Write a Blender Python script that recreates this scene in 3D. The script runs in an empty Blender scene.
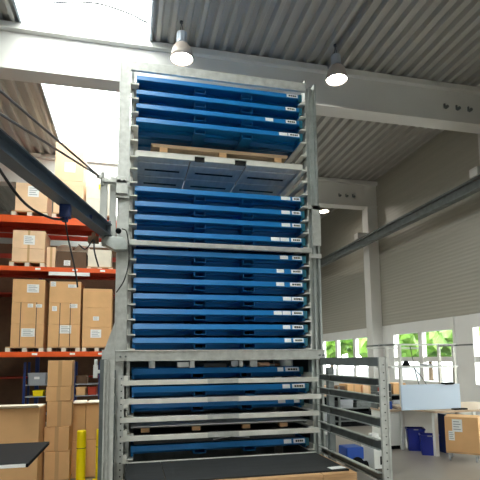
import bpy, bmesh, math, random
from mathutils import Vector, Matrix, noise
random.seed(7)
SC = bpy.context.scene
COL = SC.collection
# ------------------------------------------------------------------ camera
cam_d = bpy.data.cameras.new('camera'); cam = bpy.data.objects.new('camera', cam_d); COL.objects.link(cam)
cam_d.sensor_width = 36; cam_d.sensor_fit = 'HORIZONTAL'; cam_d.lens = 36*471/480
cam_d.shift_y = (306-240)/480
cam_d.clip_start = .05
cx = Vector((.97407756, -.22602141, -.00934071)); cy = Vector((-.016217, -.11095596, .993693)); cz = Vector((-.2256323, -.96778257, -.1117451))
cx.normalize(); cz.normalize(); cy = cz.cross(cx)
R = Matrix((cx, cy, cz)).transposed()
cam.matrix_world = Matrix.Translation((0, 0, 1.65)) @ R.to_4x4()
SC.camera = cam

# ------------------------------------------------------------------ materials
def mat(name, col, rough=.5, metal=0., noise_amt=0., scale=8., bump=0., bscale=40., coat=0., stretch=None, col2=None, emit=None, spec=.5):
    m = bpy.data.materials.new(name); m.use_nodes = True
    nt = m.node_tree; N = nt.nodes; L = nt.links
    b = N['Principled BSDF']
    b.inputs['Base Color'].default_value = (*col, 1); b.inputs['Roughness'].default_value = rough
    b.inputs['Metallic'].default_value = metal; b.inputs['Coat Weight'].default_value = coat
    b.inputs['Specular IOR Level'].default_value = spec
    if emit: b.inputs['Emission Color'].default_value = (*emit[0], 1); b.inputs['Emission Strength'].default_value = emit[1]
    if noise_amt or bump or col2:
        tc = N.new('ShaderNodeTexCoord'); mp = N.new('ShaderNodeMapping'); L.new(tc.outputs['Object'], mp.inputs[0])
        if stretch: mp.inputs['Scale'].default_value = stretch
        if noise_amt or col2:
            n = N.new('ShaderNodeTexNoise'); n.inputs['Scale'].default_value = scale; n.inputs['Detail'].default_value = 5
            L.new(mp.outputs[0], n.inputs['Vector'])
            r = N.new('ShaderNodeMix'); r.data_type = 'RGBA'
            c2 = col2 if col2 else tuple(max(0, c*(1-noise_amt)) for c in col)
            c1 = col if col2 else tuple(min(1, c*(1+noise_amt)) for c in col)
            r.inputs['A'].default_value = (*c1, 1); r.inputs['B'].default_value = (*c2, 1)
            cr = N.new('ShaderNodeMapRange'); cr.inputs['From Min'].default_value = .3; cr.inputs['From Max'].default_value = .7
            L.new(n.outputs['Fac'], cr.inputs[0]); L.new(cr.outputs[0], r.inputs['Factor'])
            L.new(r.outputs['Result'], b.inputs['Base Color'])
        if bump:
            n2 = N.new('ShaderNodeTexNoise'); n2.inputs['Scale'].default_value = bscale; L.new(mp.outputs[0], n2.inputs['Vector'])
            bp = N.new('ShaderNodeBump'); bp.inputs['Strength'].default_value = bump; bp.inputs['Distance'].default_value = .01
            L.new(n2.outputs['Fac'], bp.inputs['Height']); L.new(bp.outputs[0], b.inputs['Normal'])
    return m
M = {
 'galv': mat('galvanised_steel', (.52,.53,.51), .42, .25, .14, 14, .1, 60),
 'galv_dark': mat('dark_and_shaded_steel', (.16,.18,.18), .5, .3, .2, 6),  # dark steel; on the guard rail faces it paints their backlit shade
 'galv_rail': mat('zinc_rail', (.42,.45,.44), .35, .5, .15, 10),
 'panel_zinc': mat('zinc_sheet', (.66,.67,.65), .5, .1, .12, 5, stretch=(3, .4, 1)),
 'bar': mat('pale_painted_steel', (.72,.71,.66), .45, .05, .08, 10),
 'blue': mat('blue_powder_coat', (.005,.17,.47), .38, 0, .06, 4),
 'teal': mat('teal_steel', (.02,.14,.2), .4, .1),
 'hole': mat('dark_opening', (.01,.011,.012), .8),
 'white': mat('white_paint', (.8,.8,.78), .5, 0, .03, 2),
 'beam': mat('pale_grey_paint', (.70,.69,.665), .6, 0, .04, 1.2, .03, 15),
 'ceil': mat('ribbed_roof_sheet', (.42,.41,.385), .45, .2, .05, 3, stretch=(1, .15, 1)),
 'floor': mat('sealed_concrete', (.26,.235,.205), .32, 0, .12, .9, .02, 6),
 'plaster': mat('plaster', (.34,.33,.31), .8, 0, .03, 2),
 'orange': mat('orange_rack_paint', (.78,.10,.012), .45, 0, .06, 3),
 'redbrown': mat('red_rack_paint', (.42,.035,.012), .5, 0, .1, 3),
 'navy': mat('navy_paint', (.01,.03,.14), .45),
 'jib': mat('slate_blue_grey_paint', (.085,.11,.14), .42, .1, .1, 5),
 'ltgrey': mat('light_grey_paint', (.56,.57,.55), .45, 0, .06, 6),
 'card': mat('cardboard', (.74,.43,.20), .85, 0, .07, 3, .05, 30),
 'card_l': mat('pale_cardboard', (.84,.57,.36), .85, 0, .08, 3, .05, 30),
 'card_w': mat('whitish_cardboard', (.78,.70,.58), .8, 0, .08, 4),
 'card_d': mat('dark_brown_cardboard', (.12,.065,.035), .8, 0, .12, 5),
 'tape': mat('packing_tape', (.58,.34,.155), .35),
 'paper': mat('paper', (.85,.85,.84), .8),
 'print': mat('printing_ink', (.03,.03,.035), .7),
 'printg': mat('grey_ink', (.3,.3,.33), .7),
 'wood': mat('pine_wood', (.56,.33,.16), .7, 0, .18, 6, .05, 30, stretch=(.6, 6, 6)),
 'wood_grey': mat('weathered_pine', (.40,.28,.17), .75, 0, .2, 6, .05, 30, stretch=(.6, 6, 6)),
 'rubber': mat('black_rubber', (.018,.020,.022), .75, 0, .35, 3, .15, 25, stretch=(1, 4, 1)),
 'black': mat('black_plastic', (.004,.005,.007), .7, spec=.15),
 'sheet': mat('dark_sheet_metal', (.05,.055,.06), .3, .6),
 'alu': mat('bare_aluminium', (.75,.76,.77), .28, .7),
 'copper': mat('copper_offcut', (.55,.32,.2), .4, .5),
 'yellow': mat('yellow_paint', (.98,.76,.0), .4, 0, .03, 3),
 'crate': mat('cobalt_plastic', (.012,.025,.28), .38),
 'bluepl': mat('blue_plastic', (.01,.08,.45), .4),
 'greypl': mat('grey_plastic', (.36,.38,.42), .5),
 'board': mat('pale_blue_board', (.56,.68,.84), .5),
 'cabinet': mat('cabinet_paint', (.80,.81,.78), .5),
 'benchtop': mat('beech_worktop', (.55,.42,.30), .5, 0, .1, 5, stretch=(1, 8, 8)),
 'cable': mat('cable_rubber', (.01,.01,.012), .5),
 'rope': mat('steel_rope', (.10,.10,.11), .4, .4),
 'lampb': mat('cast_aluminium', (.42,.46,.52), .4, .5),
 'reflector': mat('frosted_reflector', (.42,.36,.32), .35, .1),
 'lens': mat('lit_lamp_lens', (1,1,1), .5, emit=((1,.93,.82), 22)),
 'leaf': mat('leaves', (.055,.16,.008), .6, 0, .5, 1.5, .8, 4, col2=(.13,.24,.02)),
 'bark': mat('bark', (.12,.08,.05), .9),
 'yard': mat('asphalt', (.04,.052,.068), .8, 0, .06, 1),
}
# wall panel: fine horizontal ribs by bump
def wallmat():
    m = mat('ribbed_wall_panel', (.37,.365,.325), .34, .1)
    nt = m.node_tree; N = nt.nodes; L = nt.links; b = N['Principled BSDF']
    tc = N.new('ShaderNodeTexCoord'); sp = N.new('ShaderNodeSeparateXYZ'); L.new(tc.outputs['Object'], sp.inputs[0])
    w = N.new('ShaderNodeTexWave'); w.bands_direction = 'Z'; w.inputs['Scale'].default_value = 3.2; L.new(tc.outputs['Object'], w.inputs['Vector'])
    bp = N.new('ShaderNodeBump'); bp.inputs['Strength'].default_value = .35; bp.inputs['Distance'].default_value = .01
    L.new(w.outputs['Fac'], bp.inputs['Height']); L.new(bp.outputs[0], b.inputs['Normal'])
    mp = N.new('ShaderNodeMapping'); mp.inputs['Scale'].default_value = (1, .08, 9); L.new(tc.outputs['Object'], mp.inputs[0])
    n = N.new('ShaderNodeTexNoise'); n.inputs['Scale'].default_value = 1.5; L.new(mp.outputs[0], n.inputs['Vector'])
    r = N.new('ShaderNodeMix'); r.data_type = 'RGBA'; r.inputs['A'].default_value = (.46,.44,.375, 1); r.inputs['B'].default_value = (.38,.365,.31, 1)
    L.new(n.outputs['Fac'], r.inputs['Factor']); L.new(r.outputs['Result'], b.inputs['Base Color'])
    return m
M['wall'] = wallmat()
def glassmat():
    m = bpy.data.materials.new('window_glass'); m.use_nodes = True; nt = m.node_tree; N = nt.nodes; L = nt.links
    N.remove(N['Principled BSDF'])
    t = N.new('ShaderNodeBsdfTransparent'); t.inputs[0].default_value = (.93,.96,.95,1)
    g = N.new('ShaderNodeBsdfGlossy'); g.inputs['Roughness'].default_value = .03
    mx = N.new('ShaderNodeMixShader'); mx.inputs[0].default_value = .05
    L.new(t.outputs[0], mx.inputs[1]); L.new(g.outputs[0], mx.inputs[2]); L.new(mx.outputs[0], N['Material Output'].inputs[0])
    return m
M['glass'] = glassmat()

# ------------------------------------------------------------------ mesh helpers
def B(): return bmesh.new()
def bx(bm, x0, x1, y0, y1, z0, z1, rot=0, tilt=0):
    c = Vector(((x0+x1)/2, (y0+y1)/2, (z0+z1)/2))
    m = Matrix.Translation(c) @ Matrix.Rotation(rot, 4, 'Z') @ Matrix.Rotation(tilt, 4, 'X') @ Matrix.Diagonal((abs(x1-x0), abs(y1-y0), abs(z1-z0), 1))
    bmesh.ops.create_cube(bm, size=1, matrix=m); return bm
def prism(bm, pts, axis, a, b):
    """pts in the plane across the axis: X -> (y,z), Y -> (x,z), Z -> (x,y)"""
    f = {'X': lambda p, t: (t, p[0], p[1]), 'Y': lambda p, t: (p[0], t, p[1]), 'Z': lambda p, t: (p[0], p[1], t)}[axis]
    v0 = [bm.verts.new(f(p, a)) for p in pts]; v1 = [bm.verts.new(f(p, b)) for p in pts]
    n = len(pts)
    bm.faces.new(v0); bm.faces.new(v1[::-1])
    for i in range(n): bm.faces.new((v0[i], v1[i], v1[(i+1) % n], v0[(i+1) % n]))
    bmesh.ops.recalc_face_normals(bm, faces=bm.faces[:]); return bm
def rod(bm, p0, p1, r, seg=10, r2=None):
    p0 = Vector(p0); p1 = Vector(p1); d = p1-p0
    m = Matrix.Translation((p0+p1)/2) @ d.to_track_quat('Z', 'Y').to_matrix().to_4x4()
    bmesh.ops.create_cone(bm, cap_ends=True, segments=seg, radius1=r, radius2=r if r2 is None else r2, depth=d.length, matrix=m); return bm
def path(bm, pts, r, seg=8):
    for a, b in zip(pts, pts[1:]): rod(bm, a, b, r, seg)
    return bm
def curvepts(ctrl, n=8):
    P = [Vector(p) for p in ctrl]; P = [P[0]*2-P[1]] + P + [P[-1]*2-P[-2]]; out = []
    for i in range(1, len(P)-2):
        for k in range(n):
            t = k/n; a, b, c, d = P[i-1], P[i], P[i+1], P[i+2]
            out.append(.5*((2*b)+(-a+c)*t+(2*a-5*b+4*c-d)*t*t+(-a+3*b-3*c+d)*t**3))
    out.append(P[-2]); return out
def tube(bm, ctrl, r, seg=8, n=8):
    pts = curvepts(ctrl, n); rings = []
    for i, p in enumerate(pts):
        d = (pts[min(i+1, len(pts)-1)]-pts[max(i-1, 0)]).normalized()
        q = d.to_track_quat('Z', 'Y')
        rings.append([bm.verts.new(p + q @ Vector((r*math.cos(2*math.pi*k/seg), r*math.sin(2*math.pi*k/seg), 0))) for k in range(seg)])
    for a, b in zip(rings, rings[1:]):
        for k in range(seg): bm.faces.new((a[k], a[(k+1) % seg], b[(k+1) % seg], b[k]))
    bm.faces.new(rings[0][::-1]); bm.faces.new(rings[-1])
    return bm
def lathe(bm, prof, c, seg=28):
    rings = []
    for r, z in prof: rings.append([bm.verts.new((c[0]+r*math.cos(2*math.pi*k/seg), c[1]+r*math.sin(2*math.pi*k/seg), c[2]+z)) for k in range(seg)])
    for a, b in zip(rings, rings[1:]):
        for k in range(seg): bm.faces.new((a[k], a[(k+1) % seg], b[(k+1) % seg], b[k]))
    return bm
def wpos(o):
    v = Vector((0, 0, 0))
    while o: v += o.location; o = o.parent
    return v
def mk(name, bm, m, parent=None, bevel=0, smooth=False, label=None):
    """vertices are in world coordinates; the object gets a sensible origin"""
    me = bpy.data.meshes.new(name)
    if parent is None or True:
        xs = [v.co.x for v in bm.verts]; ys = [v.co.y for v in bm.verts]; zs = [v.co.z for v in bm.verts]
        o0 = Vector(((min(xs)+max(xs))/2, (min(ys)+max(ys))/2, min(zs)))
    bmesh.ops.translate(bm, verts=bm.verts[:], vec=-o0)
    bm.to_mesh(me); bm.free()
    if smooth:
        for p in me.polygons: p.use_smooth = True
    mats = m if isinstance(m, (list, tuple)) else [m]
    for q in mats: me.materials.append(M[q] if isinstance(q, str) else q)
    o = bpy.data.objects.new(name, me); COL.objects.link(o)
    if parent is not None: o.parent = parent; o.location = o0-wpos(parent)
    else: o.location = o0
    if bevel:
        bv = o.modifiers.new('bevel', 'BEVEL'); bv.width = bevel; bv.segments = 2; bv.limit_method = 'ANGLE'
    if label: o['label'] = label
    return o
def tag(o, label, cat, group=None):
    o['label'] = label; o['category'] = cat
    if group: o['group'] = group
    return o
def thing(name, loc, label, cat, group=None):
    o = bpy.data.objects.new(name, None); COL.objects.link(o); o.location = loc; o.empty_display_size = .1
    return tag(o, label, cat, group)
def struct(name, bm, m, parent=None, **k):
    o = mk(name, bm, m, parent, **k)
    if parent is None: o['kind'] = 'structure'
    return o
def dup(root, delta, label, group=None):
    def cp(o, par):
        c = o.copy(); COL.objects.link(c)
        if par is not None: c.parent = par
        for ch in list(o.children): cp(ch, c)
        return c
    r = cp(root, None); r.location = root.location + Vector(delta); r['label'] = label
    if group: r['group'] = group
    return r

# ================================================================== SETTING
XL, XR, Y0, Y1, ZC = -8.0, 8.1, -6.0, 20.0, 7.6
struct('floor', bx(B(), XL-.2, XR+.2, Y0-.2, Y1+.2, -.12, -.03), 'floor')
struct('ground', bx(B(), XR+.2, 50, -14, 75, -.3, -.06), 'yard')
struct('wall_left', bx(B(), XL-.2, XL, Y0, Y1, -.03, ZC+.1), 'plaster')
struct('wall_back', bx(B(), XL, XR, Y0-.2, Y0, -.03, ZC+.1), 'plaster')
struct('wall_front', bx(B(), XL, XR, Y1, Y1+.2, -.03, ZC+.1), 'plaster')
# right wall with a ribbon of windows
segs = [(Y0, -4.5), (3.3, 3.9), (9.9, 10.5), (13.45, 14.5), (19.2, Y1)]   # solid piers
bm = B(); bx(bm, XR, XR+.2, Y0, Y1, 2.68, ZC+.1); struct('wall_right', bm, 'wall')
bm = B(); bx(bm, XR, XR+.2, Y0, Y1, -.03, .95)
for a, b in segs: bx(bm, XR, XR+.2, a, b, .95, 2.68)
struct('wall_right_lower', bm, 'white')
gaps = [(-4.5, 3.3), (3.9, 9.9), (10.5, 13.45), (14.5, 19.2)]
for i, (a, b) in enumerate(gaps):
    bm = B(); n = max(2, round((b-a)/1.55)); st = (b-a)/n
    bx(bm, XR-.04, XR+.1, a, b, 2.36, 2.68); bx(bm, XR-.02, XR+.1, a, b, .9, .99); bx(bm, XR-.01, XR+.08, a, b, 1.52, 1.66)
    for k in range(n+1):
        y = a+k*st; w = .09 if 0 < k < n else .07
        bx(bm, XR-.03, XR+.1, max(a, y-w), min(b, y+w), .99, 2.36)
    w = struct('window_%d' % (i+2), bm, 'white')
    mk('pane', bx(B(), XR+.03, XR+.04, a, b, .97, 2.4), 'glass', w)
# ribbed ceiling with a strip skylight
SX0, SX1 = -1.97, .27
bm = B()
def ribs(x0, x1):
    p = .25; h = .09; x = x0; pts = []
    while x < x1-.001:
        for dx, z in ((0, h), (.07, h), (.11, 0), (.18, 0), (.22, h)):
            if x+dx <= x1: pts.append((x+dx, z))
        x += p
    pts.append((x1, h))
    top = [bm.verts.new((q[0], Y0, ZC+q[1])) for q in pts]; bot = [bm.verts.new((q[0], Y1, ZC+q[1])) for q in pts]
    for i in range(len(pts)-1): bm.faces.new((top[i], top[i+1], bot[i+1], bot[i]))
ribs(XL, SX0); ribs(SX1, XR)
bx(bm, XL, SX0, Y0, Y1, ZC+.16, ZC+.2); bx(bm, SX1, XR, Y0, Y1, ZC+.16, ZC+.2)
struct('ceiling', bm, 'ceil')
# skylight: kerbs, thin glazing bars, glass
bm = B()
bx(bm, SX0-.03, SX0+.01, Y0, Y1, ZC-.01, ZC+.5); bx(bm, SX1-.01, SX1+.03, Y0, Y1, ZC-.01, ZC+.5)
win = struct('window_1', bm, 'lampb')
bm = B()
for k in range(18):
    y = Y0+.4+k*1.5; bx(bm, SX0, SX1, y-.012, y+.012, ZC+.46, ZC+.5)
mk('glazing_bar', bm, 'white', win)
mk('pane', bx(B(), SX0, SX1, Y0, Y1, ZC+.5, ZC+.51), 'glass', win)
# roof beams
def beam(n, y, zb, bolts):
    bm = B(); bx(bm, XL, XR, y+.04, y+.34, zb+.04, ZC-.02); bx(bm, XL, XR, y, y+.38, zb, zb+.05); bx(bm, XL, XR, y-.07, y+.45, ZC-.12, ZC-.001)
    o = struct('trim_%d' % n, bm, 'beam')
    for x in bolts: bm = rod(B(), (x, y-.03, zb+.32), (x, y+.06, zb+.32), .035); bx(bm, x-.05, x-.02, y+.01, y+.05, zb+.3, zb+.4); mk('bolt', bm, 'galv_dark', o)
beam(1, 8.45, 6.76, (6.65, 6.95, 7.25)); beam(2, 14.05, 6.72, (6.75, 7.0, 7.25)); beam(3, 2.4, 6.76, (6.6, 6.9, 7.2)); beam(4, -3.4, 6.76, (6.6, 6.9))
# columns on the right wall
for i, y in enumerate((8.45, 14.05, 2.4)):
    bm = B(); bx(bm, 7.76, XR-.001, y+.02, y+.36, -.03, ZC-.85); bx(bm, 7.72, 7.76, y-.01, y+.38, -.03, ZC-.86)
    bx(bm, 7.36, 7.72, y+.05, y+.3, 5.62, 5.82)
    struct('trim_%d' % (5+i), bm, 'beam')
bm = B(); rod(bm, (7.2, Y0+.1, 5.48), (7.2, Y1-.1, 5.48), .01)
bm.free(); bm = B()
bx(bm, 7.38, 7.56, Y0+.05, Y1-.05, 5.56, 5.61); bx(bm, 7.45, 7.49, Y0+.05, Y1-.05, 5.36, 5.56); bx(bm, 7.38, 7.56, Y0+.05, Y1-.05, 5.33, 5.36)
struct('trim_8', bm, 'galv_dark')
# conduit running along the roof sheet
struct('trim_9', bx(B(), 3.84, 3.88, Y0, 8.4, ZC-.07, ZC-.001), 'ceil')
struct('trim_10', tube(B(), [(-1.45, 8.236, 7.95), (-1.05, 8.124, 7.95), (-.62, 8.078, 7.95), (-.10, 8.214, 7.95), (.24, 8.40, 7.95)], .016, 6), 'rope')
struct('trim_11', tube(B(), [(-1.735, 12.04, 7.95), (-1.33, 11.85, 7.95), (-.39, 11.22, 7.95), (.2, 10.9, 7.95)], .018, 6), 'rope')
struct('trim_12', tube(B(), [(-1.96, 8.32, 7.95), (-.8, 8.31, 7.95), (.24, 8.33, 7.95)], .007, 6), 'rope')
# trees outside
def tree(x, y, r, h, lab):
    t = thing('tree', (x, y, -.06), lab, 'tree', 'trees outside the windows')
    bm = B(); rod(bm, (x, y, -.06), (x, y, h*.6), .16, 8, .09); mk('trunk', bm, 'bark', t)
    bm = B()
    for k in range(14):
        c = Vector((x+random.uniform(-.4, .4)*r, y+random.uniform(-.8, .8)*r, h*random.uniform(.40, 1.0)+.9))
        s0 = len(bm.verts)
        bmesh.ops.create_icosphere(bm, subdivisions=3, radius=r*random.uniform(.45, .7), matrix=Matrix.Translation(c))
        bm.verts.ensure_lookup_table()
        for v in bm.verts[s0:]:
            v.co += (v.co-c)*(.35*noise.noise(v.co*2.2)+.25*noise.noise(v.co*6))
    mk('foliage', bm, 'leaf', t)
for x, y, r, h, lab in ((15.5, 18.6, 2.2, 4.2, 'bright green tree seen through the right edge of the window behind the bench frame'),
                        (22, 31.5, 3.0, 5.6, 'bright green tree seen through the middle of the window behind the bench frame'),
                        (15.5, 26.3, 2.2, 4.2, 'bright green tree seen just right of the wall column'),
                        (22, 43.5, 3.2, 6.0, 'bright green tree seen in the panes left of the wall column'),
                        (15.5, 34.8, 2.4, 4.4, 'bright green tree seen through the furthest panes above the guard rails')):
    tree(x, y, r, h, lab)

# ================================================================== STORAGE TOWER
T = thing('storage_tower', (1.14, 5.8, -.03), 'tall galvanised steel storage tower holding the blue cassettes in its shelves', 'storage tower')
def post(x0, x1, yf, z1, d=.13, z0=-.03):
    bm = B(); w = x1-x0
    bx(bm, x0, x1, yf+d*.45, yf+d*.5, z0, z1)         # web
    bx(bm, x0, x0+.012, yf, yf+d, z0, z1); bx(bm, x1-.012, x1, yf, yf+d, z0, z1)
    bx(bm, x0, x0+w*.36, yf, yf+.012, z0, z1); bx(bm, x1-w*.2, x1, yf, yf+.012, z0, z1)
    bx(bm, x0+w*.3, x0+w*.36, yf, yf+.03, z0, z1)
    return bm
bm = B(); bx(bm, -.175, -.075, 5.8, 5.93, -.03, 5.42); bx(bm, -.185, -.165, 5.785, 5.8, -.03, 5.5); bx(bm, -.09, -.045, 5.79, 5.81, 1.7, 5.42)
bx(bm, -.04, .0, 5.9, 5.94, -.03, 5.4)
mk('post', bm, 'galv', T)
bm = B(); bx(bm, 2.305, 2.325, 5.80, 5.93, -.03, 5.5); bx(bm, 2.325, 2.37, 5.84, 5.93, -.03, 5.4); bx(bm, 2.37, 2.40, 5.81, 5.93, -.03, 5.42)
bx(bm, 2.40, 2.44, 5.86, 5.93, -.03, 5.42); bx(bm, 2.44, 2.465, 5.80, 5.93, -.03, 5.46)
mk('post', bm, 'galv_rail', T)
mk('post', bx(B(), -.175, -.05, 7.45, 7.57, -.03, 5.42), 'galv', T); mk('post', bx(B(), 2.32, 2.46, 7.45, 7.57, -.03, 5.42), 'galv', T)
mk('top_beam', bx(B(), -.05, 2.31, 5.8, 5.84, 5.335, 5.46), 'galv', T, bevel=.004)
mk('top_beam', bx(B(), -.05, 2.31, 7.47, 7.51, 5.33, 5.46), 'galv', T)
for x in (-.12, 2.39): mk('side_beam', bx(B(), x-.03, x+.03, 5.93, 7.45, 5.3, 5.4), 'galv', T)
mk('middle_beam', bx(B(), -.05, 2.33, 5.76, 5.82, 3.045, 3.105), 'galv', T, bevel=.004)
bm = B(); bx(bm, -.17, 2.46, 5.72, 5.8, 1.635, 1.765); bx(bm, -.17, 2.46, 5.70, 5.8, 1.75, 1.765)
lb = mk('lower_beam', bm, 'galv', T, bevel=.004)
for x in (-.11, -.05, 2.38, 2.43): mk('bolt', rod(B(), (x, 5.69, 1.69), (x, 5.72, 1.69), .012), 'galv_dark', lb)
for z in (3.70, 3.03): mk('joint_plate', bx(B(), 2.30, 2.475, 5.78, 5.80, z-.05, z+.005), 'galv', T)
mk('joint_plate', bx(B(), 2.36, 2.475, 5.78, 5.80, 3.15, 3.70), 'galv', T)
mk('joint_plate', bx(B(), -.19, -.045, 5.77, 5.785, 3.62, 3.72), 'galv', T)
# brace between the rear posts, both sides
for x in (-.1, 2.40):
    for k in range(3):
        bm = B(); z = 1.9+k*1.15; rod(bm, (x, 5.95, z), (x, 7.46, z+1.0), .02, 6); mk('brace', bm, 'galv', T)
mk('rear_light_block', bx(B(), -.17, 2.46, 7.575, 7.59, -.03, 4.12), 'galv_dark', T)  # added sheet that blocks light so the gaps between cassettes go dark
for x in (-.16, 2.425): mk('side_light_block', bx(B(), x, x+.01, 5.95, 7.45, -.03, 4.0), 'galv_dark', T)  # added side sheets, there to keep the tower's inside dark
# shelf brackets
BZ = [5.148, 4.956, 4.770, 4.584, 4.40, 4.187, 4.03, 3.851, 3.680, 3.488, 3.316, 3.116, 2.874, 2.690, 2.506, 2.323, 2.139, 1.955, 1.78, 1.408, 1.198, .996, .788, .503]
for z in BZ:
    for s in (0, 1):
        bm = B()
        if s == 0:
            bx(bm, -.035, .055, 5.79, 7.25, z-.012, z); bx(bm, -.04, -.028, 5.79, 7.25, z-.012, z+.06); bx(bm, .0, .055, 5.785, 5.80, z-.014, z+.004)
        else:
            bx(bm, 2.225, 2.305, 5.79, 7.25, z-.012, z); bx(bm, 2.295, 2.307, 5.79, 7.25, z-.012, z+.06); bx(bm, 2.235, 2.30, 5.785, 5.80, z-.014, z+.004)
        mk('shelf_bracket', bm, 'bar', T)
# lower part: cross bars
for z, xr in ((1.385, 2.33), (1.17, 2.37), (.963, 2.33), (.753, 2.33)):
    bm = B(); bx(bm, -.10, .92, 5.66, 5.73, z-.028, z+.028); bx(bm, 1.28, xr, 5.66, 5.73, z-.028, z+.028)
    c = mk('cross_bar', bm, 'bar', T, bevel=.003)
    mk('coupling_sleeve', bx(B(), .91, 1.29, 5.655, 5.735, z-.024, z+.03), 'galv', c)
mk('sill', bx(B(), -.03, 2.28, 5.66, 5.68, .45, .493), 'bar', T)
# perforated front strip with tabs, left
bm = B(); bx(bm, -.125, -.06, 5.67, 5.72, -.03, 1.47)
ps = mk('perforated_strip', bm, 'ltgrey', T)
for k in range(20): mk('hole', rod(B(), (-.092, 5.66, .05+k*.073), (-.092, 5.671, .05+k*.073), .008, 8), 'hole', ps)
bm = B()
for z in (1.47, 1.2, .85, .58, .31): mk('tab', bx(B(), -.065, -.02, 5.66, 5.70, z-.10, z), 'bar', ps)
# guard frames at both sides of the loading bay
def guard(xp0, xp1, xr, s):
    bm = B()
    if s > 0: bx(bm, xp0, xp1-.012, 4.2, 4.23, -.03, 1.655); bx(bm, xp1-.03, xp1-.012, 4.19, 4.23, -.03, 1.655)
    else: bx(bm, xp0, xp1, 4.25, 4.26, -.03, 1.655); bx(bm, xp1-.025, xp1, 4.19, 4.26, -.03, 1.655); bx(bm, xp0, xp0+.012, 4.2, 4.26, -.03, 1.655); bx(bm, xp0+.03, xp0+.042, 4.22, 4.26, -.03, 1.655)
    g = mk('guard_post', bm, 'galv', T)
    if s > 0:
      for k in range(21): mk('hole', rod(B(), ((xp0+xp1)/2-.01, 4.192, .06+k*.076), ((xp0+xp1)/2-.01, 4.201, .06+k*.076), .006, 8), 'hole', g)
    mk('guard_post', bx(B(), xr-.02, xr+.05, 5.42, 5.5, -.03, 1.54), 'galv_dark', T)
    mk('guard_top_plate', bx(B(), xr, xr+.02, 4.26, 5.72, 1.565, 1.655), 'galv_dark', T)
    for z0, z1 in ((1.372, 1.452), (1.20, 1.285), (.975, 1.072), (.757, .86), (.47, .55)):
        gr = mk('guard_rail', bx(B(), xr, xr+.012, 4.26, 5.75, z0, z1-.01), 'galv_dark', T); bm = B(); a, b = (xr-.045, xr) if s > 0 else (xr, xr+.045)  # rail face coloured dark for its backlit shade, lips kept lighter
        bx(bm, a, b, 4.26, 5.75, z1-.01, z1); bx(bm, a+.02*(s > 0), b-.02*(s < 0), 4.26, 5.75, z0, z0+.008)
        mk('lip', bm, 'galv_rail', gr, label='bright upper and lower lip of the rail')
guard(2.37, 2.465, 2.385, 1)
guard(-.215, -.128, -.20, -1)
mk('guard_post', bx(B(), -.33, -.26, 5.6, 5.7, -.03, 1.66), 'galv_dark', T)
bm = B(); prism(bm, [(-.30, 1.77), (-.18, 1.77), (-.18, 2.12)], 'Y', 5.84, 5.85); bx(bm, -.31, -.17, 5.78, 5.9, 1.74, 1.77)
mk('gusset', bm, 'galv', T)
mk('angle_bracket', bx(B(), -.32, -.17, 5.72, 5.80, 1.64, 1.77), 'galv', T)

# ------------------------------------------------------------------ cassettes
def cassette(zb, yb, label):
    t = thing('storage_cassette', (1.14, yb, zb), label, 'cassette', 'blue storage cassettes in the tower')
    X0, X1 = .025, 2.265; D = 1.42
    def rail(bm, y, s):
        f = lambda pts: [(y+s*a, zb+b) for a, b in pts]
        prism(bm, f([(.05, .124), (.018, .130), (0, .066), (.006, .060), (.05, .060)]), 'X', X0, X1-.05)
        for a, b in ((X0, .775), (.925, 1.41), (1.56, X1-.05)):
            prism(bm, f([(.26, .060), (.28, .004), (.29, .004), (.29, .060)]), 'X', a, b)
        prism(bm, f([(.25, 0), (.25, .006), (.31, .006), (.31, 0)]), 'X', X0, .775); prism(bm, f([(.25, 0), (.25, .006), (.31, .006), (.31, 0)]), 'X', .925, 1.41); prism(bm, f([(.25, 0), (.25, .006), (.31, .006), (.31, 0)]), 'X', 1.56, X1-.05)
        return bm
    mk('front_rail', rail(B(), yb, 1), 'blue', t); mk('rear_rail', rail(B(), yb+D, -1), 'blue', t)
    for x in (X0, X1-.05): mk('side_rail', bx(B(), x, x+.03, yb+.05, yb+D-.05, zb+.004, zb+.125), 'blue', t)
    mk('deck', bx(B(), X0+.03, X1-.05, yb+.05, yb+D-.05, zb+.085, zb+.095), 'blue', t)
    bm = B()
    for k in range(5): bx(bm, X0+.03, X1-.05, yb+.2+k*.25, yb+.25+k*.25, zb+.055, zb+.085)
    mk('cross_member', bm, 'blue', t)
    for a in (.775, 1.41):
        bm = B(); b = a+.15
        for q in ((a, a+.008, 0, .062), (b-.008, b, 0, .062), (a, b, 0, .006), (a, b, .056, .062)): bx(bm, q[0], q[1], yb+.045, yb+D-.045, zb+q[2], zb+q[3])
        p = mk('fork_pocket', bm, 'blue', t)
        mk('pocket_shade', bx(B(), a+.01, b-.01, yb+.31, yb+.32, zb+.006, zb+.056), 'hole', p, label='black face painted as the shade inside the pocket')  # black sheet stands for the shade deep in the pocket
    bm = B(); bx(bm, X1-.05, X1-.005, yb+.004, yb+.05, zb+.03, zb+.128); bx(bm, X1-.05, X1-.005, yb+.05, yb+.2, zb+.03, zb+.04)
    mk('end_block', bm, 'teal', t)
    return t
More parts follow.
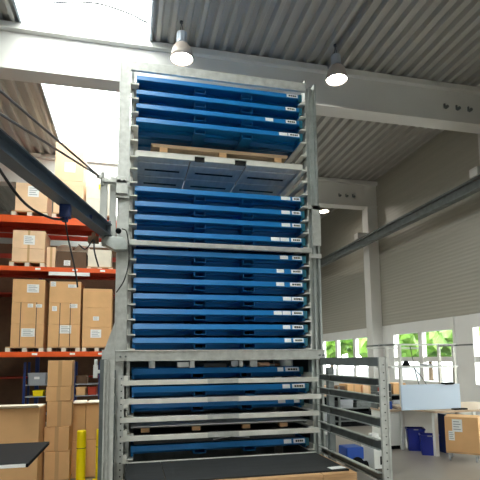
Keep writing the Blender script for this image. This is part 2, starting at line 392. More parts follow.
def stickers(t, spec):
    z = t.location.z; y = t.location.y
    for (a, b, pr) in spec:
        bm = B(); bx(bm, a, b, -.0008, .0008, -.026, .026)
        bmesh.ops.rotate(bm, verts=bm.verts[:], matrix=Matrix.Rotation(-math.atan2(.014, .064), 3, 'X')); bmesh.ops.translate(bm, verts=bm.verts[:], vec=(0, y+.0045, z+.098))
        s = mk('label_sticker', bm, 'paper', t)
        if pr:
            bm = B(); w = b-a
            for q in ((.18, .34), (.38, .52), (.56, .72), (.75, .86)): bx(bm, a+w*q[0], a+w*q[1], -.0008, .0008, -.012, .012)
            bmesh.ops.rotate(bm, verts=bm.verts[:], matrix=Matrix.Rotation(-math.atan2(.014, .064), 3, 'X')); bmesh.ops.translate(bm, verts=bm.verts[:], vec=(0, y+.0028, z+.098))
            mk('print', bm, 'print', s)
YF = 5.80
idx_z = {0: 5.150, 1: 4.958, 2: 4.772, 3: 4.586,
         7: 3.682, 8: 3.490, 9: 3.318, 10: 3.118,
         12: 2.876, 13: 2.692, 14: 2.518, 15: 2.327, 16: 2.141, 17: 1.957, 18: 1.786}
zs = list(idx_z.values())
labs = ['topmost blue cassette, directly under the galvanised top beam', 'second blue cassette from the top of the tower', 'third blue cassette from the top, with an extra small white sticker',
        'fourth blue cassette from the top, just above the brown wooden pallet',
        'blue cassette directly below the empty grey cassette bay', 'second blue cassette below the grey cassette',
        'third blue cassette below the grey cassette', 'blue cassette resting right above the pale middle beam, with a wide sticker',
        'blue cassette directly under the pale middle beam', 'second blue cassette under the pale middle beam', 'third blue cassette under the pale middle beam',
        'fourth blue cassette under the middle beam, with two stickers side by side', 'fifth blue cassette under the middle beam, third above the wide lower beam',
        'sixth blue cassette under the middle beam, second above the wide lower beam', 'blue cassette resting right above the wide galvanised lower beam']
proto = cassette(zs[0], YF, labs[0]); cas = [proto]
for z, l in zip(zs[1:], labs[1:]): cas.append(dup(proto, (0, 0, z-zs[0]), l))
lows = [(1.410, 6.0, 'dark blue cassette right below the wide lower beam, loaded with metal offcuts'),
        (1.200, 5.80, 'bright blue cassette between the first and second pale cross bars'),
        (.998, 6.0, 'shaded blue cassette between the second and third pale cross bars'),
        (.505, 5.85, 'lowest blue cassette, just above the black rubber mat, loaded with dark sheets')]
for z, y, l in lows: cas.append(dup(proto, (0, y-YF, z-zs[0]), l))
st2 = [(1.98, 2.07, 0), (2.10, 2.235, 1)]
specs = [[(2.04, 2.20, 1)], [(2.02, 2.17, 1)], [(1.73, 1.84, 0), (2.02, 2.17, 1)], [(1.92, 2.04, 0), (2.05, 2.21, 1)],
         [(1.93, 2.06, 0), (2.09, 2.20, 1)], [(1.93, 2.05, 0), (2.08, 2.20, 1)], [(1.93, 2.05, 0), (2.08, 2.20, 1)], [(1.78, 1.90, 0), (1.91, 2.03, 0), (2.06, 2.20, 1)],
         [(1.90, 2.01, 0), (2.07, 2.20, 1)], [(1.85, 1.95, 0), (2.05, 2.20, 1)], [(1.84, 1.95, 0), (2.03, 2.2, 1)], [(1.93, 2.04, 0), (2.05, 2.21, 1)],
         [(1.80, 1.91, 0), (1.92, 2.03, 0), (2.05, 2.2, 1)], [(1.92, 2.02, 0), (2.05, 2.2, 1)], [(1.94, 2.03, 0), (2.06, 2.2, 1)],
         [(1.90, 1.98, 0), (2.01, 2.2, 1)], [(1.90, 2.0, 0), (2.03, 2.2, 1)], [(1.90, 2.0, 0), (2.12, 2.2, 0)], [(1.92, 2.02, 0), (2.05, 2.2, 1)]]
for t, s in zip(cas, specs): stickers(t, s)

# grey cassette, empty
zg = 4.19; g = thing('storage_cassette', (1.14, 5.8, zg), 'grey zinc cassette with a white front edge, under the wooden pallet', 'cassette')
bm = B()
for a, b in ((.03, .77), (.90, 1.30), (1.46, 2.24)): bx(bm, a, b, 5.79, 5.83, zg, zg+.075)
bx(bm, .03, 2.24, 5.79, 5.83, zg+.062, zg+.078); mk('front_rail', bm, 'bar', g, bevel=.003)
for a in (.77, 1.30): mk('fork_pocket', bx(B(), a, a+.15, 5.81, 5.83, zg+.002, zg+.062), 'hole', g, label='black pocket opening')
for x in (.02, 2.22): mk('side_rail', bx(B(), x, x+.03, 5.83, 7.2, zg, zg+.07), 'galv', g)
for i, (a, b) in enumerate(((.05, .72), (.735, 1.47), (1.485, 2.22))):
    p = mk('deck_panel', bx(B(), a, b, 5.83, 7.2, zg+.03, zg+.04), 'panel_zinc', g)
    for k in range(2): y = 6.25+k*.5; mk('slot', bx(B(), a+.1, b-.1, y, y+.05, zg+.026, zg+.031), 'hole', p)
    for y in (6.02, 6.5, 7.0): mk('stiffener', bx(B(), a+.01, b-.01, y, y+.14, zg+.018, zg+.03), 'panel_zinc', p)

# wooden pallet on the grey cassette
def pallet(name, x0, x1, y0, y1, z0, blocks, bh, th, label, cat='pallet', group=None, m='wood', nb=6, m2=None):
    t = thing(name, ((x0+x1)/2, (y0+y1)/2, z0), label, cat, group)
    w = (y1-y0)
    for bxx in blocks:
        for yy in (y0, (y0+y1)/2-.05, y1-.1):
            mk('block', bx(B(), bxx-.05, bxx+.05, yy, yy+.1, z0, z0+bh), m, t)
    for k in range(nb):
        a = y0+w*k/nb; mk('deck_board', bx(B(), x0, x1, a+.003, a+w/nb-.012, z0+bh, z0+bh+th), m2 or m, t)
    return t
pw = pallet('wooden_pallet', .24, 2.06, 5.90, 7.0, zg+.08, (.38, 1.16, 1.93), .11, .03, 'weathered brown wooden pallet standing on the grey cassette', m='wood', m2='wood_grey')
bm = B(); bx(bm, .22, 2.08, 5.92, 6.98, zg+.221, zg+.245)
tag(mk('sheet_stack', bm, 'wood_grey', None), 'thin brown sheets lying on the wooden pallet near the tower top', 'sheets')
# slim pallet with dark sheets in the lower bay
pd = pallet('sheet_pallet', .03, 2.2, 5.84, 7.1, .79, (.19, .80, 1.43, 1.92), .05, .012, 'slim wooden pallet carrying a dark sheet between the third and fourth cross bars', m='wood', m2='sheet')
tag(mk('metal_sheet', prism(B(), [(.02, .858), (2.22, .858), (2.22, .868), (1.2, .872), (.02, .868)], 'Y', 5.80, 7.1), 'alu', None), 'thin pale metal sheet lying on the slim wooden pallet', 'sheet')
# dark sheets on the lowest cassette
bm = B(); bx(bm, .06, 2.1, 5.93, 7.2, .64, .70)
tag(mk('metal_sheet', bm, 'sheet', None), 'dark flat sheets stacked on the lowest blue cassette', 'sheet')
bm = B(); prism(bm, [(1.02, .668), (1.25, .70), (1.48, .675), (1.48, .670), (1.25, .690), (1.02, .662)], 'Y', 5.885, 5.925)
tag(mk('offcut', bm, 'alu', None), 'curled bright metal strip at the front of the lowest cassette', 'offcut')
# offcuts on cassette A
G = 'metal offcuts on the cassette under the lower beam'
zo = 1.545
bm = B(); rod(bm, (.27, 6.1, zo), (.27, 6.1, zo+.10), .04, 16); tag(mk('metal_tube', bm, 'bar', None), 'short pale upright tube, leftmost offcut under the lower beam', 'tube', G)
def bit(x, y, w, h, d, m, lab, kind='offcut', rot=0):
    bm = B(); bx(bm, x-w/2, x+w/2, y, y+.012, zo, zo+h, rot); bx(bm, x-w/2, x+w/2, y, y+d, zo, zo+.01, rot); tag(mk(kind, bm, m, None), lab, 'metal offcut', G)
bit(.66, 6.02, .15, .07, .2, 'panel_zinc', 'grey zinc angle offcut beside a pale square plate')
bm = B(); bx(bm, .74, .80, 6.0, 6.05, zo, zo+.09); tag(mk('offcut', bm, 'bar', None), 'pale square bar end left of centre under the lower beam', 'metal offcut', G)
bit(1.08, 6.05, .3, .05, .3, 'sheet', 'low dark angle offcut in the middle under the lower beam')
bit(1.32, 6.0, .09, .08, .15, 'greypl', 'bluish grey plate offcut right of the middle')
bit(1.42, 6.06, .05, .10, .1, 'alu', 'narrow bright upright plate offcut right of the middle')
bit(1.58, 6.02, .1, .09, .2, 'panel_zinc', 'zinc offcut left of the copper coloured tubes')
for k, (x, rr, m, l) in enumerate(((1.74, .03, 'copper', 'copper coloured tube lying left in the offcuts'), (1.85, .015, 'alu', 'bright thin tube lying among the copper offcuts'), (1.95, .02, 'copper', 'copper coloured tube lying right in the offcuts'))):
    bm = B(); rod(bm, (x-.10, 6.02+.09*k, zo+rr+.002), (x+.06, 6.08+.09*k, zo+rr+.002), rr, 12); tag(mk('metal_tube', bm, m, None), l, 'tube', G)
bm = B(); rod(bm, (2.09, 6.2, zo), (2.09, 6.2, zo+.11), .09, 20); rod(bm, (2.09, 6.2, zo+.11), (2.09, 6.2, zo+.115), .06, 20); tag(mk('metal_tube', bm, 'panel_zinc', None), 'wide grey zinc can at the right end of the offcuts', 'can', G)

# ------------------------------------------------------------------ loading platform with mat
pl = thing('loading_platform', (1.14, 5.2, -.03), 'low platform edged with pale wooden boards in front of the tower', 'platform')
for a, b in ((-.02, .85), (.86, 1.94), (1.95, 2.32)): mk('edge_board', bx(B(), a, b, 4.66, 4.78, .38, .468), 'wood', pl, bevel=.006)
for k in range(7): mk('deck_board', bx(B(), -.02, 2.32, 4.79+k*.125, 4.9+k*.125, .43, .466), 'wood', pl)
for x in (.03, .75, 1.5, 2.25): mk('leg', bx(B(), x-.04, x+.04, 4.84, 4.92, -.03, .43), 'galv_dark', pl); mk('leg', bx(B(), x-.04, x+.04, 5.5, 5.58, -.03, .43), 'galv_dark', pl)
bm = B(); bx(bm, -.03, .36, 4.74, 5.655, .468, .482); tag(mk('rubber_mat', bm, 'rubber', None), 'narrow black rubber mat at the left end of the platform', 'mat', 'rubber mats on the platform')
bm = B(); bx(bm, .365, 2.27, 4.74, 5.655, .468, .484); tag(mk('rubber_mat', bm, 'rubber', None), 'wide black rubber mat right of the seam on the platform', 'mat', 'rubber mats on the platform')
bm = B(); bx(bm, 2.08, 2.26, 4.78, 4.88, .485, .488, .15); tag(mk('paper_sheet', bm, 'paper', None), 'white paper lying on the right corner of the rubber mat', 'paper')

# ================================================================== JIB CRANE
J = thing('jib_crane', (-.25, 5.75, 3.0), 'dark slate jib crane arm swung left from the side of the storage tower', 'crane')
bm = B(); bx(bm, -.385, -.30, 5.74, 5.82, 3.12, 3.86); mk('mast', bm, 'ltgrey', J, bevel=.004)
bm = B(); bx(bm, -.275, -.195, 5.80, 5.92, 3.1, 3.9); mk('mast', bm, 'ltgrey', J, bevel=.004)
bm = B(); bx(bm, -.37, -.07, 5.70, 5.78, 3.79, 3.83); bx(bm, -.20, -.06, 5.70, 5.79, 3.66, 3.88); bx(bm, -.2, -.05, 5.74, 5.79, 3.62, 3.68)
rod(bm, (-.13, 5.68, 3.84), (-.13, 5.71, 3.84), .03); bx(bm, -.43, -.36, 5.70, 5.74, 3.835, 3.875); rod(bm, (-.36, 5.74, 3.75), (-.36, 5.74, 3.92), .02)
mk('upper_bracket', bm, 'galv', J, bevel=.004)
bm = B(); prism(bm, [(-.36, 3.05), (-.30, 3.11), (-.1, 3.11), (-.05, 3.02), (-.05, 2.96), (-.2, 2.95), (-.3, 3.0)], 'Y', 5.66, 5.79)
rod(bm, (-.32, 5.72, 3.0), (-.32, 5.72, 3.16), .035)
mk('lower_bracket', bm, 'galv_rail', J, bevel=.006)
bm = B(); bmesh.ops.create_uvsphere(bm, u_segments=16, v_segments=10, radius=.035, matrix=Matrix.Translation((-.16, 5.70, 3.19))); mk('knob', bm, 'black', J, smooth=True)
d = Vector((-.28, -.96, 0)).normalized(); nrm = Vector((-d.y, d.x, 0)); P0 = Vector((-.30, 5.72, 3.12)); L = 6.4
bm = B()
for (a0, a1, z0, z1) in ((-.065, .065, .13, .145), (-.065, .065, 0, .018), (-.012, .012, .018, .13)):
    vs = []
    for t in (0, L):
        for a in (a0, a1):
            for z in (z0, z1): vs.append(bm.verts.new(P0+d*t+nrm*a+Vector((0, 0, z))))
    for f in ((0, 1, 3, 2), (4, 6, 7, 5), (0, 4, 5, 1), (2, 3, 7, 6), (1, 5, 7, 3), (0, 2, 6, 4)): bm.faces.new([vs[i] for i in f])
bmesh.ops.recalc_face_normals(bm, faces=bm.faces[:])
bx(bm, P0.x-.02, P0.x+.05, P0.y-.05, P0.y+.05, 3.1, 3.30)
mk('arm', bm, 'jib', J)
top = Vector((-.40, 5.72, 3.86))
bm = B(); rod(bm, top, P0+d*6.2+Vector((0, 0, .15)), .011, 8); rod(bm, top, P0+d*3.2+Vector((0, 0, .15)), .011, 8); mk('tie_rod', bm, 'rope', J)
c0 = P0+d*1.15
bm = B(); bx(bm, c0.x-.05, c0.x+.05, c0.y-.05, c0.y+.05, 3.0, 3.12); rod(bm, (c0.x, c0.y, 2.96), (c0.x, c0.y, 3.02), .03)
mk('cable_trolley', bm, 'navy', J, bevel=.005)
bm = B(); q = P0+d*.55; bx(bm, q.x-.03, q.x+.03, q.y-.03, q.y+.03, 3.15, 3.21); mk('rating_plate', bm, 'navy', J)
bm = B()
tube(bm, [(c0.x, c0.y, 2.98), P0+d*1.5+Vector((0, 0, -.22)), P0+d*1.95+Vector((0, 0, -.22)), P0+d*2.5+Vector((0, 0, 0))], .011)
tube(bm, [(c0.x, c0.y, 2.98), (c0.x+.03, c0.y+.03, 2.8), (c0.x+.1, c0.y+.05, 2.5), (c0.x+.12, c0.y+.1, 2.35)], .008)
mk('cable', bm, 'cable', J)
bm = B(); bx(bm, -.50, -.38, 5.60, 5.70, 3.02, 3.09); bx(bm, -.46, -.42, 5.62, 5.68, 3.09, 3.14); mk('junction_box', bm, 'card_d', J)
bm = B(); tube(bm, [(-.43, 5.6, 3.04), (-.42, 5.58, 2.9), (-.37, 5.58, 2.72)], .009)
tube(bm, [(-.12, 5.70, 3.22), (-.06, 5.66, 3.16), (-.03, 5.66, 2.85), (-.08, 5.68, 2.6), (-.17, 5.74, 2.45)], .007); tube(bm, [(-.60, 5.6, 2.98), (-.52, 5.6, 2.93), (-.44, 5.6, 3.05)], .008); mk('cable', bm, 'cable', J)
bm = B(); bx(bm, -.405, -.355, 5.62, 5.68, 1.45, 1.60); rod(bm, (-.38, 5.65, 1.6), (-.38, 5.65, 1.66), .02); bx(bm, -.36, -.33, 5.62, 5.68, 1.5, 1.54)
tag(mk('sensor_box', bm, 'white', None, bevel=.006), 'small white sensor box on the left side of the tower below the lower beam', 'sensor')

# ================================================================== LAMPS
def lamp(x, y, label):
    t = thing('high_bay_lamp', (x, y, 6.88), label, 'lamp', 'bell shaped high bay lamps')
    bm = B(); lathe(bm, [(.0, .50), (.085, .50), (.085, .31), (.07, .29), (.0, .29)], (x, y, 6.88), 20)
    for k in range(10):
        a = k*math.pi/5; rod(bm, (x+.088*math.cos(a), y+.088*math.sin(a), 7.2), (x+.088*math.cos(a), y+.088*math.sin(a), 7.37), .006, 5)
    mk('housing', bm, 'lampb', t)
    bm = B(); lathe(bm, [(.07, .30), (.12, .27), (.165, .20), (.19, .10), (.2, 0), (.192, 0), (.183, .10), (.158, .19), (.11, .26), (.07, .29)], (x, y, 6.88)); mk('reflector', bm, 'reflector', t, smooth=True)
    bm = B(); lathe(bm, [(0.001, .02), (.10, .022), (.19, .03)], (x, y, 6.88)); mk('lens', bm, 'lens', t)
    bm = B(); rod(bm, (x-.03, y, 7.38), (x-.01, y, 7.58), .006, 6); rod(bm, (x+.03, y, 7.38), (x-.01, y, 7.58), .006, 6); rod(bm, (x-.01, y, 7.57), (x-.01, y, 7.6), .03, 8); mk('suspension', bm, 'rope', t)
    return t
l0 = lamp(.80, 7.75, 'lit bell shaped lamp hanging at the upper left, above the storage tower')
dup(l0, (2.93, 0, 0), 'lit bell shaped lamp hanging at the upper right in front of the roof beam')
dup(l0, (5.90, 7.6, 0), 'small distant lit lamp just right of the tower post')

# ================================================================== PALLET RACK
RY = 12.0
rk = thing('pallet_rack', (-2.0, RY+.5, -.03), 'tall pallet rack with orange beams loaded with cartons at the left', 'pallet rack')
for z0, z1 in ((4.985, 5.16), (3.80, 3.91), (1.745, 1.865)):
    bm = B(); bx(bm, -4.6, -.28, RY, RY+.05, z0, z1); b = mk('front_beam', bm, 'orange', rk, bevel=.004)
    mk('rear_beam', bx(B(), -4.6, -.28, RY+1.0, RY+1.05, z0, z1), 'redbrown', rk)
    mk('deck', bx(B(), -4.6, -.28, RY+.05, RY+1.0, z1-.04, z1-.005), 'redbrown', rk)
bm = B(); 
for a in (-1.93, -1.5): bx(bm, a, a+.42, RY+.0, RY+.02, 3.66, 3.72)
bx(bm, -1.93, -1.05, RY-.01, RY+.03, 3.56, 3.64)
mk('price_rail', bx(B(), -1.95, -1.0, RY-.012, RY-.002, 3.71, 3.795), 'paper', rk); bm.free()
for x in (-2.2, -1.35, -.7):
    for z in (3.855, 1.81): mk('location_label', bx(B(), x-.06, x+.06, RY-.004, RY-.001, z-.025, z+.025), 'paper', rk)
for x in (-4.6, -.38):
    for y in (RY+.0, RY+.97): mk('upright', bx(B(), x, x+.09, y, y+.08, -.03, 7.0), 'navy', rk)
    bm = B()
    for k in range(6): rod(bm, (x+.045, RY+.05, .3+k*1.1), (x+.045, RY+.98, .3+(k+1)*1.1), .015, 6)
    mk('upright_brace', bm, 'navy', rk)
# second row of rack behind (beams seen through)
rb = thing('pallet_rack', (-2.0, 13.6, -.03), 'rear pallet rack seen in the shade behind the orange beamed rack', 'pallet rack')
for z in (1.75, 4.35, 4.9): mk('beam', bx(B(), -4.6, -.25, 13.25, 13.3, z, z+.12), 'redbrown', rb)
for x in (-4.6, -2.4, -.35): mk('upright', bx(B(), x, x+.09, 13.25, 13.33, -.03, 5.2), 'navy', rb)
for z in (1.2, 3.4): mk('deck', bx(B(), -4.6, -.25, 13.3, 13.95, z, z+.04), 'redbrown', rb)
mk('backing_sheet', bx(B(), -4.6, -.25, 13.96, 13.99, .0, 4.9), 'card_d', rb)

def carton(x0, x1, y0, y1, z0, z1, label, group=None, m='card', tape=True, labels=(), seams=(), name='carton', rot=0, straps=()):
    t = thing(name, ((x0+x1)/2, (y0+y1)/2, z0), label, 'box', group)
    mk('body', bx(B(), x0, x1, y0, y1, z0, z1-.002), m, t, bevel=.006)
    if tape:
        c = (x0+x1)/2; bm = B(); bx(bm, c-.025, c+.025, y0-.0015, y0, z0+.0, z1-.004); bx(bm, c-.025, c+.025, y0, y1, z1-.002, z1-.0005); mk('tape_strip', bm, 'tape', t)
    for s in straps: mk('strap', bx(B(), s-.008, s+.008, y0-.004, y0-.001, z0, z1), 'print', t)
    for (a, b, c, d2) in labels:
        s = mk('paper_label', bx(B(), a, b, y0-.004, y0-.0025, c, d2), 'paper', t)
        bm = B(); n = 4
        for k in range(n): zz = c+(d2-c)*(.2+.2*k); bx(bm, a+(b-a)*.12, a+(b-a)*(.85-.15*(k % 2)), y0-.0052, y0-.0042, zz-(d2-c)*.03, zz+(d2-c)*.03)
        mk('print', bm, 'printg', s)
    if rot: t.rotation_euler.z = rot
    return t
def ppallet(x0, x1, z0, label, y0=12.02, y1=12.85, m='wood', h=.12):
    t = thing('pallet', ((x0+x1)/2, (y0+y1)/2, z0), label, 'pallet', 'wooden pallets on the rack')
    for x in (x0+.05, (x0+x1)/2, x1-.05): mk('block', bx(B(), x-.05, x+.05, y0, y1, z0, z0+h-.03), 'card_w', t)
    mk('deck_board', bx(B(), x0, x1, y0, y1, z0+h-.028, z0+h), m, t)
z3 = 1.866
gm = 'cartons stacked on the lowest rack beam'
ppallet(-2.85, -2.02, z3, 'pallet under the leftmost stack on the lowest beam')
ppallet(-1.93, -1.19, z3, 'pallet under the middle stack on the lowest beam')
ppallet(-1.14, -.45, z3, 'pallet under the stack nearest the tower on the lowest beam')
za = z3+.121
carton(-2.75, -2.03, 12.03, 12.8, za, 2.52, 'lower strapped carton of the leftmost rack stack', gm, tape=False, labels=[(-2.52, -2.22, 2.22, 2.42)], straps=(-2.55, -2.2))
carton(-2.75, -2.03, 12.03, 12.8, 2.522, 3.04, 'middle strapped carton of the leftmost rack stack', gm, tape=False, labels=[(-2.4, -2.28, 2.92, 3.01), (-2.22, -2.08, 2.92, 3.0)], straps=(-2.55, -2.2))
carton(-2.75, -2.03, 12.03, 12.8, 3.042, 3.60, 'top carton of the leftmost rack stack with a white label', gm, tape=False, labels=[(-2.43, -2.16, 3.28, 3.48)])
carton(-1.925, -1.20, 12.03, 12.8, za, 2.52, 'lower strapped carton of the middle rack stack with big label', gm, tape=False, labels=[(-1.66, -1.40, 2.3, 2.50)], straps=(-1.67, -1.43))
carton(-1.925, -1.20, 12.03, 12.8, 2.522, 3.04, 'middle strapped carton of the middle rack stack', gm, tape=False, labels=[(-1.85, -1.74, 2.84, 2.96), (-1.45, -1.27, 2.92, 3.02)], straps=(-1.67, -1.43))
carton(-1.925, -1.20, 12.03, 12.8, 3.042, 3.57, 'top carton of the middle rack stack with two small labels', gm, tape=False, labels=[(-1.9, -1.78, 3.44, 3.56), (-1.5, -1.3, 3.42, 3.5)])
carton(-1.145, -.46, 12.03, 12.8, za, 2.455, 'bottom carton with big label in the stack nearest the tower', gm, tape=False, labels=[(-.95, -.70, 2.2, 2.4)])
carton(-1.145, -.46, 12.03, 12.8, 2.457, 2.93, 'middle carton with small label in the stack nearest the tower', gm, tape=False, labels=[(-.90, -.76, 2.62, 2.72)])
carton(-1.145, -.46, 12.03, 12.8, 2.932, 3.41, 'top plain carton in the stack nearest the tower', gm, tape=False)
# middle level
g2 = 'cartons on the middle rack beam'
z2 = 3.912
ppallet(-2.85, -2.06, z2, 'pallet under the pale wrapped cartons on the middle beam')
carton(-2.8, -2.07, 12.03, 12.8, z2+.121, 4.35, 'pale wrapped carton, lower one on the middle beam', g2, 'card_l', labels=())
carton(-2.8, -2.07, 12.03, 12.8, 4.352, 4.80, 'pale wrapped carton, upper one on the middle beam, with label', g2, 'card_l', labels=[(-2.55, -2.3, 4.45, 4.68)])
carton(-2.02, -1.82, 12.06, 12.5, z2, 4.42, 'narrow upright brown carton beside the wrapped cartons', g2, 'card_l')
carton(-1.80, -1.10, 12.05, 12.7, z2, 4.33, 'dark brown carton on the middle rack beam', g2, 'card_d', tape=False, labels=[(-1.62, -1.47, 3.97, 4.1)])
carton(-1.06, -.50, 12.05, 12.7, z2+.05, 4.40, 'white topped carton on the middle beam beside the dark brown one', g2, 'card_w', tape=False)
ppallet(-1.08, -.46, z2, 'thin pallet board under the white topped carton', h=.05)
# top level
z1_ = 5.162; g1 = 'cartons on the highest rack beam'
ppallet(-2.85, -2.04, z1_, 'pallet under the left carton on the highest beam')
carton(-2.78, -2.06, 12.03, 12.8, z1_+.121, 5.99, 'brown carton with white label, left on the highest beam', g1, 'card_l', tape=False, labels=[(-2.5, -2.25, 5.65, 5.92)])
ppallet(-1.93, -1.19, z1_, 'pallet under the two tall cartons on the highest beam')
carton(-1.91, -1.20, 12.03, 12.8, z1_+.121, 6.12, 'lower tall carton on the highest rack beam', g1, 'card_l', tape=False, labels=())
carton(-1.90, -1.22, 12.03, 12.8, 6.122, 7.12, 'upper tall carton with white label, topmost of the rack', g1, 'card_l', tape=False, labels=[(-1.67, -1.42, 6.35, 6.6)])
ppallet(-1.15, -.45, z1_, 'pallet under the whitish cartons on the highest beam')
carton(-1.14, -.47, 12.03, 12.8, z1_+.121, 5.7, 'lower whitish carton beside the tower on the highest beam', g1, 'card_w', tape=False)
carton(-1.14, -.50, 12.03, 12.8, 5.702, 6.13, 'upper whitish carton beside the tower on the highest beam with yellow tag', g1, 'card_w', tape=False)
bm = B(); bx(bm, -.84, -.72, 12.022, 12.027, 5.95, 6.08); tag(mk('tag_sheet', bm, 'yellow', None), 'yellow tag stuck on the upper whitish carton beside the tower', 'tag')
# white bags behind the middle level
for k, (x, l) in enumerate(((-1.75, 'left white bag hanging over the rear rack beam'), (-1.3, 'right white bag hanging over the rear rack beam'))):
    bm = B(); bmesh.ops.create_uvsphere(bm, u_segments=16, v_segments=10, radius=.2, matrix=Matrix.Translation((x, 13.1, 4.62)) @ Matrix.Diagonal((1, .5, .6, 1)))
    for v in bm.verts: v.co += v.co.normalized()*.03*noise.noise(v.co*6)
    tag(mk('bag', bm, 'card_w', None, smooth=True), l, 'bag')
tag(mk('long_carton', bx(B(), -1.95, -1.1, 12.78, 13.0, 4.40, 4.52), 'card_w', None), 'long pale flat box lying behind the dark brown carton', 'box')

# ---- small shelving in the lowest bay
sh = thing('shelving_unit', (-1.7, 12.5, -.03), 'small shelving unit with blue uprights below the lowest rack beam', 'shelf')
for x in (-2.48, -1.35, -.75):
    mk('upright', bx(B(), x, x+.05, 12.25, 12.3, -.03, 1.62), 'navy', sh); mk('upright', bx(B(), x, x+.05, 12.75, 12.8, -.03, 1.62), 'navy', sh)
for z in (.38, .80, 1.08): mk('shelf_board', bx(B(), -2.45, -.73, 12.27, 12.78, z-.02, z), 'greypl', sh)
def bin_(x0, x1, y0, z0, z1, m, lab, lbl=False):
    t = thing('storage_bin', ((x0+x1)/2, y0+.15, z0), lab, 'bin', 'bins on the small shelving unit')
    bm = B(); w = .012
    bx(bm, x0, x1, y0, y0+w, z0, z1); bx(bm, x0, x1, y0+.3, y0+.3+w, z0, z1); bx(bm, x0, x0+w, y0, y0+.3, z0, z1); bx(bm, x1-w, x1, y0, y0+.3, z0, z1); bx(bm, x0, x1, y0, y0+.3, z0, z0+w)
    bx(bm, x0-.01, x1+.01, y0-.01, y0+w, z1-.03, z1)
    mk('body', bm, m, t)
    if lbl: mk('paper_label', bx(B(), (x0+x1)/2-.06, (x0+x1)/2+.06, y0-.014, y0-.011, (z0+z1)/2-.01, (z0+z1)/2+.05), 'paper', t)
bin_(-2.38, -1.98, 12.3, 1.081, 1.36, 'greypl', 'grey plastic bin with white label on the shelving unit', True)
bin_(-2.26, -2.03, 12.3, .801, .94, 'yellow', 'small yellow bin on the shelving unit')
bin_(-1.98, -1.8, 12.3, .801, .92, 'card_d', 'dark bin beside the small yellow bin')
bin_(-1.28, -1.02, 12.3, 1.081, 1.28, 'card_d', 'dark brown bin right of the tall carton stack on the shelving unit')
bin_(-1.0, -.8, 12.3, .801, 1.0, 'redbrown', 'dull red bin at the right end of the shelving unit')
bin_(-1.28, -1.05, 12.3, .801, 1.0, 'card', 'brown bin right of the tall carton stack')

# ---- cartons in front of the rack
gs = 'cartons in the tall stack left of the bollards'
hz = [-.03, .34, .43+.0, .76, 1.10, 1.30, 1.66]
zc = [(-.03, .055), ]
zl = [.055, .43, .758, 1.10, 1.30, 1.655]
names = ['lowest carton of the tall free standing stack', 'second carton from the floor in the tall stack', 'third carton from the floor in the tall stack', 'flat carton, second from the top of the tall stack', 'topmost carton of the tall free standing stack']
pp = thing('pallet', (-.94, 7.2, -.03), 'low wooden pallet under the tall free standing carton stack', 'pallet')
for x in (-1.06, -.94, -.82): mk('block', bx(B(), x-.03, x+.03, 6.98, 7.25, -.03, .03), 'wood', pp)
mk('deck_board', bx(B(), -1.1, -.78, 6.96, 7.27, .03, .054), 'wood', pp)
for k in range(5):
    dx = (.0, -.005, .008, .0, .005)[k]
    carton(-1.105+dx, -.785+dx, 6.95, 7.27, zl[k]+.001, zl[k+1], names[k], gs, rot=(.03, -.03, .05, -.02, .02)[k])
carton(-1.72, -1.125, 6.6, 7.1, -.03, 1.05, 'large tall carton behind the black desk at the left', None, tape=False, labels=())
bm = B(); prism(bm, [(6.6, 1.052), (6.5, 1.085), (6.5, 1.09), (6.62, 1.06)], 'X', -1.7, -1.13); bx(bm, -1.7, -1.13, 6.62, 7.08, 1.052, 1.06)
tag(mk('cardboard_sheet', bm, 'card_w', None), 'pale cardboard sheet lying on the large tall carton', 'cardboard')
gb = 'cartons behind the yellow bollards'
carton(-.82, -.615, 7.3, 7.75, -.02, .495, 'lower left carton behind the yellow bollard', gb, tape=False)
carton(-.82, -.615, 7.3, 7.75, .498, 1.03, 'upper left carton behind the yellow bollard', gb, tape=False)
carton(-.612, -.40, 7.32, 7.75, -.02, .505, 'lower right carton behind the yellow bollard', gb, tape=False)
carton(-.612, -.40, 7.32, 7.75, .508, 1.03, 'upper right carton behind the yellow bollard', gb, tape=False)
bm = B(); bx(bm, -.80, -.62, 7.26, 7.72, 1.033, 1.045, .05); bx(bm, -.60, -.41, 7.28, 7.72, 1.033, 1.043, -.04); tag(mk('cardboard_sheet', bm, 'card_w', None), 'pale cardboard sheets lying on the cartons behind the bollard', 'cardboard')
def bollard(x, y, h, r, lab):
    t = thing('bollard', (x, y, -.03), lab, 'bollard', 'yellow steel bollards')
    bm = B(); lathe(bm, [(0.001, h), (r*.9, h), (r, h-.01), (r, 0), (.001, 0)], (x, y, -.03), 24); mk('pipe', bm, 'yellow', t, smooth=False)
    bm = B(); lathe(bm, [(r+.001, .47), (r+.002, .47), (r+.002, .478), (r+.001, .478)], (x, y, -.03), 24); mk('seam', bm, 'print', t)
    bm = B(); bx(bm, x-.1, x+.1, y-.1, y+.1, -.03, -.015); mk('base_plate', bm, 'yellow', t)
bollard(-.64, 7.05, .71, .062, 'yellow bollard standing clear in front of the cartons')
bollard(-.385, 7.1, .71, .062, 'yellow bollard mostly hidden behind the left tower frame')
# black desk lower left
dk = thing('desk', (-1.35, 4.3, -.03), 'black desk with sharp corner at the lower left edge', 'desk')
mk('desk_top', bx(B(), -1.9, -.72, 3.84, 4.80, .872, .9), 'black', dk, bevel=.002)
mk('edge_strip', bx(B(), -1.9, -.735, 3.835, 3.84, .874, .898), 'paper', dk)
for y in (4.0, 4.6): mk('leg', bx(B(), -1.6, -1.54, y, y+.06, -.03, .872), 'black', dk)
mk('foot', bx(B(), -1.6, -1.54, 3.9, 4.75, -.03, .0), 'black', dk)

